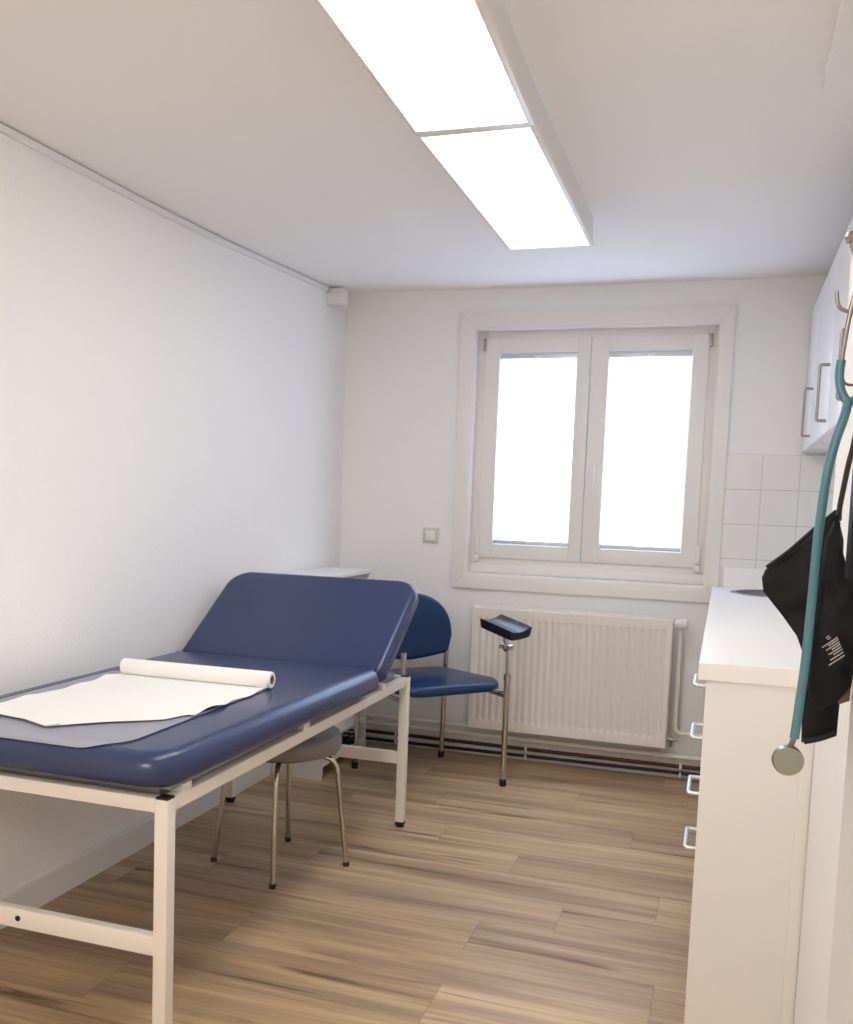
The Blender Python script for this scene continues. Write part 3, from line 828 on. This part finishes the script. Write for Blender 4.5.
# worktop with a cut-out for the sink
SC, SR = (.258, 4.628), .200
wt = thing('worktop', (.28, 3.63, CZ-.041), 'long white kitchen worktop on right with upstand at back wall', 'worktop')
def holed_slab(bm, x0, x1, y0, y1, c, r, z0, z1, n=64):
    """rectangular slab with a round hole"""
    corners = [math.atan2(y-c[1], x-c[0]) for x in (x0, x1) for y in (y0, y1)]
    an = sorted([k/n*2*pi-pi for k in range(n)]+corners)
    def outer(a):
        dx, dy = math.cos(a), math.sin(a); t_ = 1e9
        if dx > 1e-9: t_ = min(t_, (x1-c[0])/dx)
        if dx < -1e-9: t_ = min(t_, (x0-c[0])/dx)
        if dy > 1e-9: t_ = min(t_, (y1-c[1])/dy)
        if dy < -1e-9: t_ = min(t_, (y0-c[1])/dy)
        return (c[0]+dx*t_, c[1]+dy*t_)
    O = [[bm.verts.new((*outer(a), z)) for a in an] for z in (z0, z1)]
    I = [[bm.verts.new((c[0]+r*math.cos(a), c[1]+r*math.sin(a), z)) for a in an] for z in (z0, z1)]
    m_ = len(an)
    for k in range(m_):
        l = (k+1) % m_
        bm.faces.new((O[1][k], O[1][l], I[1][l], I[1][k])); bm.faces.new((O[0][k], I[0][k], I[0][l], O[0][l]))
        bm.faces.new((O[0][k], O[0][l], O[1][l], O[1][k])); bm.faces.new((I[0][l], I[0][k], I[1][k], I[1][l]))
bm = bmesh.new(); holed_slab(bm, -.036, XN-.002, CY0-.012, CY1, SC, SR, CZ-.040, CZ)
es = [e for e in bm.edges if all(abs(v.co.z-CZ) < 1e-4 and (abs(v.co.x+.036) < 1e-4 or abs(v.co.y-(CY0-.012)) < 1e-4) for v in e.verts)]
bmesh.ops.bevel(bm, geom=es, offset=.003, segments=3, affect='EDGES', profile=.5)
link('top_slab', bm, COUNT, wt)
mkbox('upstand', COUNT, wt, .012, XN-.002, CY1-.018, CY1-.001, CZ, 1.048, bev=.003)
sk = thing('sink', (SC[0], SC[1], CZ-.15), 'round stainless steel sink set in white worktop near back wall', 'sink')
bm = bmesh.new(); lathe(bm, [(SR+.016, .0005), (SR+.015, .003), (SR-.004, .0035), (SR-.008, 0)], (SC[0], SC[1], CZ), n=64)
bmesh.ops.delete(bm, geom=[f for f in bm.faces if len(f.verts) > 4], context='FACES'); link('rim', bm, STEELB, sk)
bm = bmesh.new(); lathe(bm, [(SR-.006, .001), (SR-.012, -.06), (SR-.04, -.13), (SR-.09, -.15), (.03, -.155), (0, -.155)], (SC[0], SC[1], CZ), n=64)
bmesh.ops.delete(bm, geom=[f for f in bm.faces if len(f.verts) > 4], context='FACES'); link('bowl', bm, STEELB, sk)
bm = bmesh.new(); lathe(bm, [(.03, 0), (.03, .003), (.02, .004), (0, .002)], (SC[0], SC[1], CZ-.1545), n=20); link('drain', bm, CHROME, sk)
# wall cabinets
UX, UZ0, UZ1 = .316, 1.597, 2.232
labs = ['white wall cabinet at far end, nearest the window wall', 'middle white wall cabinet on right over worktop', 'third white wall cabinet from window, partly hidden behind coat hook']
for (y0, y1, hy), lab in zip(((4.44, 4.928, 4.49), (3.74, 4.44, 3.79), (3.05, 3.74, 3.10)), labs):
    c = thing('wall_cabinet', ((UX+XN)/2, (y0+y1)/2, UZ0), lab, 'cabinet')
    mkbox('carcass', LAMINU, c, UX+.020, XN-.001, y0+.001, y1-.001, UZ0, UZ1, bev=.001)
    d = mkbox('door', LAMINU, c, UX, UX+.019, y0+.0015, y1-.0015, UZ0+.001, UZ1-.001, bev=.0012)
    if hy:
        bm = bmesh.new(); Mt = Matrix.Translation((UX, hy, 1.738)) @ Matrix(((0, 0, -1, 0), (0, 1, 0, 0), (1, 0, 0, 0), (0, 0, 0, 1)))
        bow(bm, Mt, .195, .032, .0055); link('handle', bm, SATIN, d)

# ------------------------------------------------------------------ door leaf at right, coat hooks and what hangs there
DX = .165
door = mkbox('door_1', TRIMW, None, DX, DX+.04, .45, 1.345, .008, 2.02, bev=.003); struct(door)
def hook(y, label, s=1.0):
    t = thing('coat_hook', (DX, y, 1.55), label, 'hook')
    mkbox('back_plate', SATIN, t, DX-.005, DX, y-.011, y+.011, 1.535, 1.625, bev=.002)
    mktube('upper_prong', SATIN, t, smooth_path([(DX-.003, y, 1.605), (DX-.022*s, y, 1.603), (DX-.036*s, y, 1.612), (DX-.042*s, y, 1.628)], 5), .0042, n=10)
    bm = bmesh.new(); lathe(bm, [(0, -.008), (.006, -.006), (.0085, 0), (.006, .006), (0, .008)], (DX-.043*s, y, 1.632), n=14); link('knob', bm, SATIN, t)
    mktube('lower_prong', SATIN, t, smooth_path([(DX-.003, y, 1.541), (DX-.028*s, y, 1.543), (DX-.047*s, y, 1.548), (DX-.053*s, y, 1.556), (DX-.055*s, y, 1.570)], 5), .0023, n=10)
hook(1.30, 'satin metal coat hook holding stethoscope at right edge')
hook(1.155, 'second coat hook carrying hose of black cuff', .62)

ste = thing('stethoscope', (.123, 1.29, 1.0), 'teal stethoscope with grey chestpiece hanging at right edge', 'stethoscope')
# tubing yoke and long tube
ly = Vector((.131, 1.282, 1.437))
mktube('yoke', TEAL, ste, smooth_path([(.1195, 1.29, 1.487), (.1185, 1.288, 1.468), (.122, 1.285, 1.449), ly, (.142, 1.285, 1.447), (.150, 1.288, 1.470), (.151, 1.29, 1.49)], 6), .0052, n=14)
mktube('tube', TEAL, ste, smooth_path([ly+Vector((-.001, 0, .003)), (.1255, 1.275, 1.418), (.118, 1.272, 1.390), (.111, 1.266, 1.350), (.1065, 1.264, 1.285), (.1045, 1.264, 1.201), (.1025, 1.264, 1.128), (.0985, 1.262, 1.066), (.0958, 1.258, 1.033)], 8), .0054, n=16)
for x0, x1 in ((.1195, .1330), (.151, .156)):
    mktube('binaural', SATIN, ste, smooth_path([(x0, 1.29, 1.482), (x0+.002, 1.288, 1.51), ((x0+x1)/2-.001, 1.287, 1.545), (x1-.002, 1.288, 1.58), (x1+.002, 1.29, 1.63), (x1+.004, 1.285, 1.66)], 6), .0028, n=10)
    bm = bmesh.new(); lathe(bm, [(.003, 0), (.007, .004), (.006, .012), (0, .016)], (x1+.004, 1.285, 1.655), (0, -.2, 1), 12); link('ear_tip', bm, BLACKP, ste)
mktube('spring', SATIN, ste, smooth_path([(.1215, 1.292, 1.49), (.1215, 1.296, 1.475), (.1255, 1.297, 1.462), (.135, 1.297, 1.459), (.145, 1.296, 1.463), (.151, 1.292, 1.49)], 6), .0016, n=8)
bm = bmesh.new(); c = Vector((.0900, 1.254, 1.0065)); ax = Vector((.05, -1, .03))
lathe(bm, [(.011, .016), (.0165, .012), (.0180, .005), (.0180, -.004), (.0168, -.0065), (.0155, -.0065)], c-ax.normalized()*0, -ax, 40)
link('chestpiece', bm, SATIN, ste)
bm = bmesh.new(); lathe(bm, [(0, -.008), (.0158, -.007), (.0160, -.005)], c, -ax, 40); link('diaphragm', bm, STGREY, ste)
bm = bmesh.new(); tube(bm, [(.0925, 1.262, 1.022), (.0958, 1.258, 1.034)], .0035, n=10); link('stem', bm, SATIN, ste)

# blood pressure cuff
cuff = thing('blood_pressure_cuff', (.11, 1.33, 1.0), 'black fabric blood pressure cuff hanging folded at right edge', 'cuff')
def cloth(name, outline, y_of, thick, m, crease=0.0, seed=0.0, parent=cuff, n=26):
    """a padded fabric panel: outline in x, z; y_of(x, z) gives its front face"""
    xs_ = [p[0] for p in outline]; zs_ = [p[1] for p in outline]
    cxo, czo = sum(xs_)/len(xs_), sum(zs_)/len(zs_)
    # densify
    o = []
    for i, p in enumerate(outline):
        q = outline[(i+1) % len(outline)]; L_ = math.dist(p, q); k = max(1, int(L_/.008))
        for t_ in range(k): o.append((p[0]+(q[0]-p[0])*t_/k, p[1]+(q[1]-p[1])*t_/k))
    area = sum(o[i][0]*o[(i+1) % len(o)][1]-o[(i+1) % len(o)][0]*o[i][1] for i in range(len(o)))
    if area < 0: o.reverse()
    bm = bmesh.new()
    def f(x, z, th):
        w_ = crease*noise.noise(Vector((x*22+seed, z*16, seed)))+crease*.5*noise.noise(Vector((x*50+seed, z*40, 3+seed)))
        return (x, y_of(x, z)-th+w_, z)
    pillow(bm, o, thick, thick*.45, thick*.45, f, crown=.004, seg=4, rings=9)
    return link(name, bm, m, parent, angle=70)
A_ = [(.133, 1.308), (.11, 1.284), (.082, 1.254), (.054, 1.230), (.0505, 1.219), (.0535, 1.201), (.078, 1.172), (.097, 1.147), (.107, 1.122), (.112, 1.077), (.142, 1.079), (.146, 1.196), (.143, 1.273)]
cloth('rear_fold', A_, lambda x, z: 1.355+.18*max(0, .13-x), .012, FABB, .010, 1.7)
B_ = [(.130, 1.306), (.118, 1.273), (.114, 1.224), (.111, 1.149), (.111, 1.087), (.118, 1.070), (.128, 1.061), (.146, 1.075), (.160, 1.094), (.163, 1.16), (.162, 1.228), (.149, 1.232), (.1425, 1.244), (.1355, 1.268), (.1335, 1.292)]
cloth('front_fold', B_, lambda x, z: 1.318-.018*math.sin((z-1.06)*12), .014, FABB, .008, 4.2)
C_ = [(.109, 1.11), (.1135, 1.004), (.135, 1.010), (.1555, 1.0195), (.156, 1.077), (.139, 1.142)]
cloth('tail_flap', C_, lambda x, z: 1.378, .007, FABB, .003, 7.1)
bm = bmesh.new(); tube(bm, smooth_path([(.116, 1.369, 1.007), (.135, 1.370, 1.013), (.153, 1.370, 1.022)], 4), .0042, n=8); link('binding', bm, FABE, cuff)
bm = bmesh.new(); tube(bm, smooth_path([(.132, 1.342, 1.309), (.109, 1.344, 1.2865), (.081, 1.349, 1.2565), (.055, 1.353, 1.2335)], 5), .0026, n=8); link('binding', bm, FABE, cuff)
mktube('hose', HOSE, cuff, smooth_path([(.1335, 1.325, 1.298), (.1325, 1.318, 1.312), (.1345, 1.312, 1.336), (.1375, 1.305, 1.366), (.141, 1.295, 1.394), (.146, 1.25, 1.48), (.147, 1.17, 1.565), (.144, 1.157, 1.567), (.144, 1.14, 1.52), (.146, 1.14, 1.36), (.150, 1.20, 1.27), (.152, 1.300, 1.245)], 8), .0033, n=12)
# printed care lines on the front fold
o = [ob for ob in cuff.children if ob.name.startswith('front_fold')][0]
bvh = mathutils.bvhtree.BVHTree.FromPolygons([v.co.copy() for v in o.data.vertices], [tuple(p.vertices) for p in o.data.polygons])
bm = bmesh.new()
d1 = Vector((.0165, .0150)).normalized()   # along a line, up to the right
rows = [(0, 1.0), (.10, .62), (.22, .86), (.33, .60), (.45, .80), (.57, .60), (.72, .82), (.88, 1.0)]
s0 = Vector((.1375, 1.1570)); s1 = Vector((.1480, 1.1325))
def surf(x, z):
    h = bvh.ray_cast(Vector((x, 1.0, z)), Vector((0, 1, 0)))
    return (h[0].y if h[0] else 1.30)-.0006
for tt, ln in rows:
    e = s0.lerp(s1, tt); L_ = .0215*ln; k = 0
    while k < L_-.001:
        seg_l = random.choice((.0014, .0020, .0028)); a = e-d1*k; b = e-d1*min(L_, k+seg_l); k += seg_l+.0006
        nrm = Vector((-d1.y, d1.x))*.00080
        q = [a+nrm, b+nrm, b-nrm, a-nrm]
        bm.faces.new([bm.verts.new((p.x, surf(p.x, p.y), p.y)) for p in q])
c0 = Vector((.1275, 1.1555))
for da, db in (((-.002, -.002), (.002, -.0012)), ((-.002, .0012), (.002, .002)), ((-.002, -.002), (-.0012, .002)), ((.0012, -.002), (.002, .002))):
    pts_ = [(da[0], da[1]), (db[0], da[1]), (db[0], db[1]), (da[0], db[1])]
    rr = [Vector((x*.75+z*.65, -x*.65+z*.75))+c0 for x, z in pts_]
    bm.faces.new([bm.verts.new((p.x, surf(p.x, p.y), p.y)) for p in rr])
link('printed_lettering', bm, PRINT, cuff, smooth=False)
# black folder and printed card on the same door
t = mkbox('black_folder', FABB, None, .1345, .1648, 1.20, 1.235, 1.232, 1.372, bev=.002)
tag(t, 'narrow black folder edge behind cuff at extreme right', 'folder')
bm = bmesh.new()
prism(bm, [(.146, 1.083), (.1515, 1.064), (.164, 1.070), (.164, 1.094)], 1, 1.345, 1.352)
t = thing('printed_card', (.155, 1.348, 1.064), 'small brown and red printed card peeking below black cuff', 'card')
link('card', bm, BROWNC, t, smooth=False)
bm = bmesh.new(); prism(bm, [(.153, 1.079), (.1545, 1.0755), (.164, 1.0795), (.164, 1.0835)], 1, 1.3442, 1.3452); link('red_band', bm, REDP, t, smooth=False)

# ------------------------------------------------------------------ world & view
w = bpy.data.worlds.new('sky'); sc.world = w; w.use_nodes = True
w.node_tree.nodes['Background'].inputs[0].default_value = (.75, .85, 1, 1); w.node_tree.nodes['Background'].inputs[1].default_value = 1.0
sc.view_settings.view_transform = 'Standard'; sc.view_settings.look = 'None'
sc.view_settings.exposure = 0.60; sc.view_settings.gamma = 1; sc.view_settings.use_curve_mapping = False
sc.cycles.max_bounces = 10; sc.cycles.diffuse_bounces = 7; sc.cycles.use_denoising = True
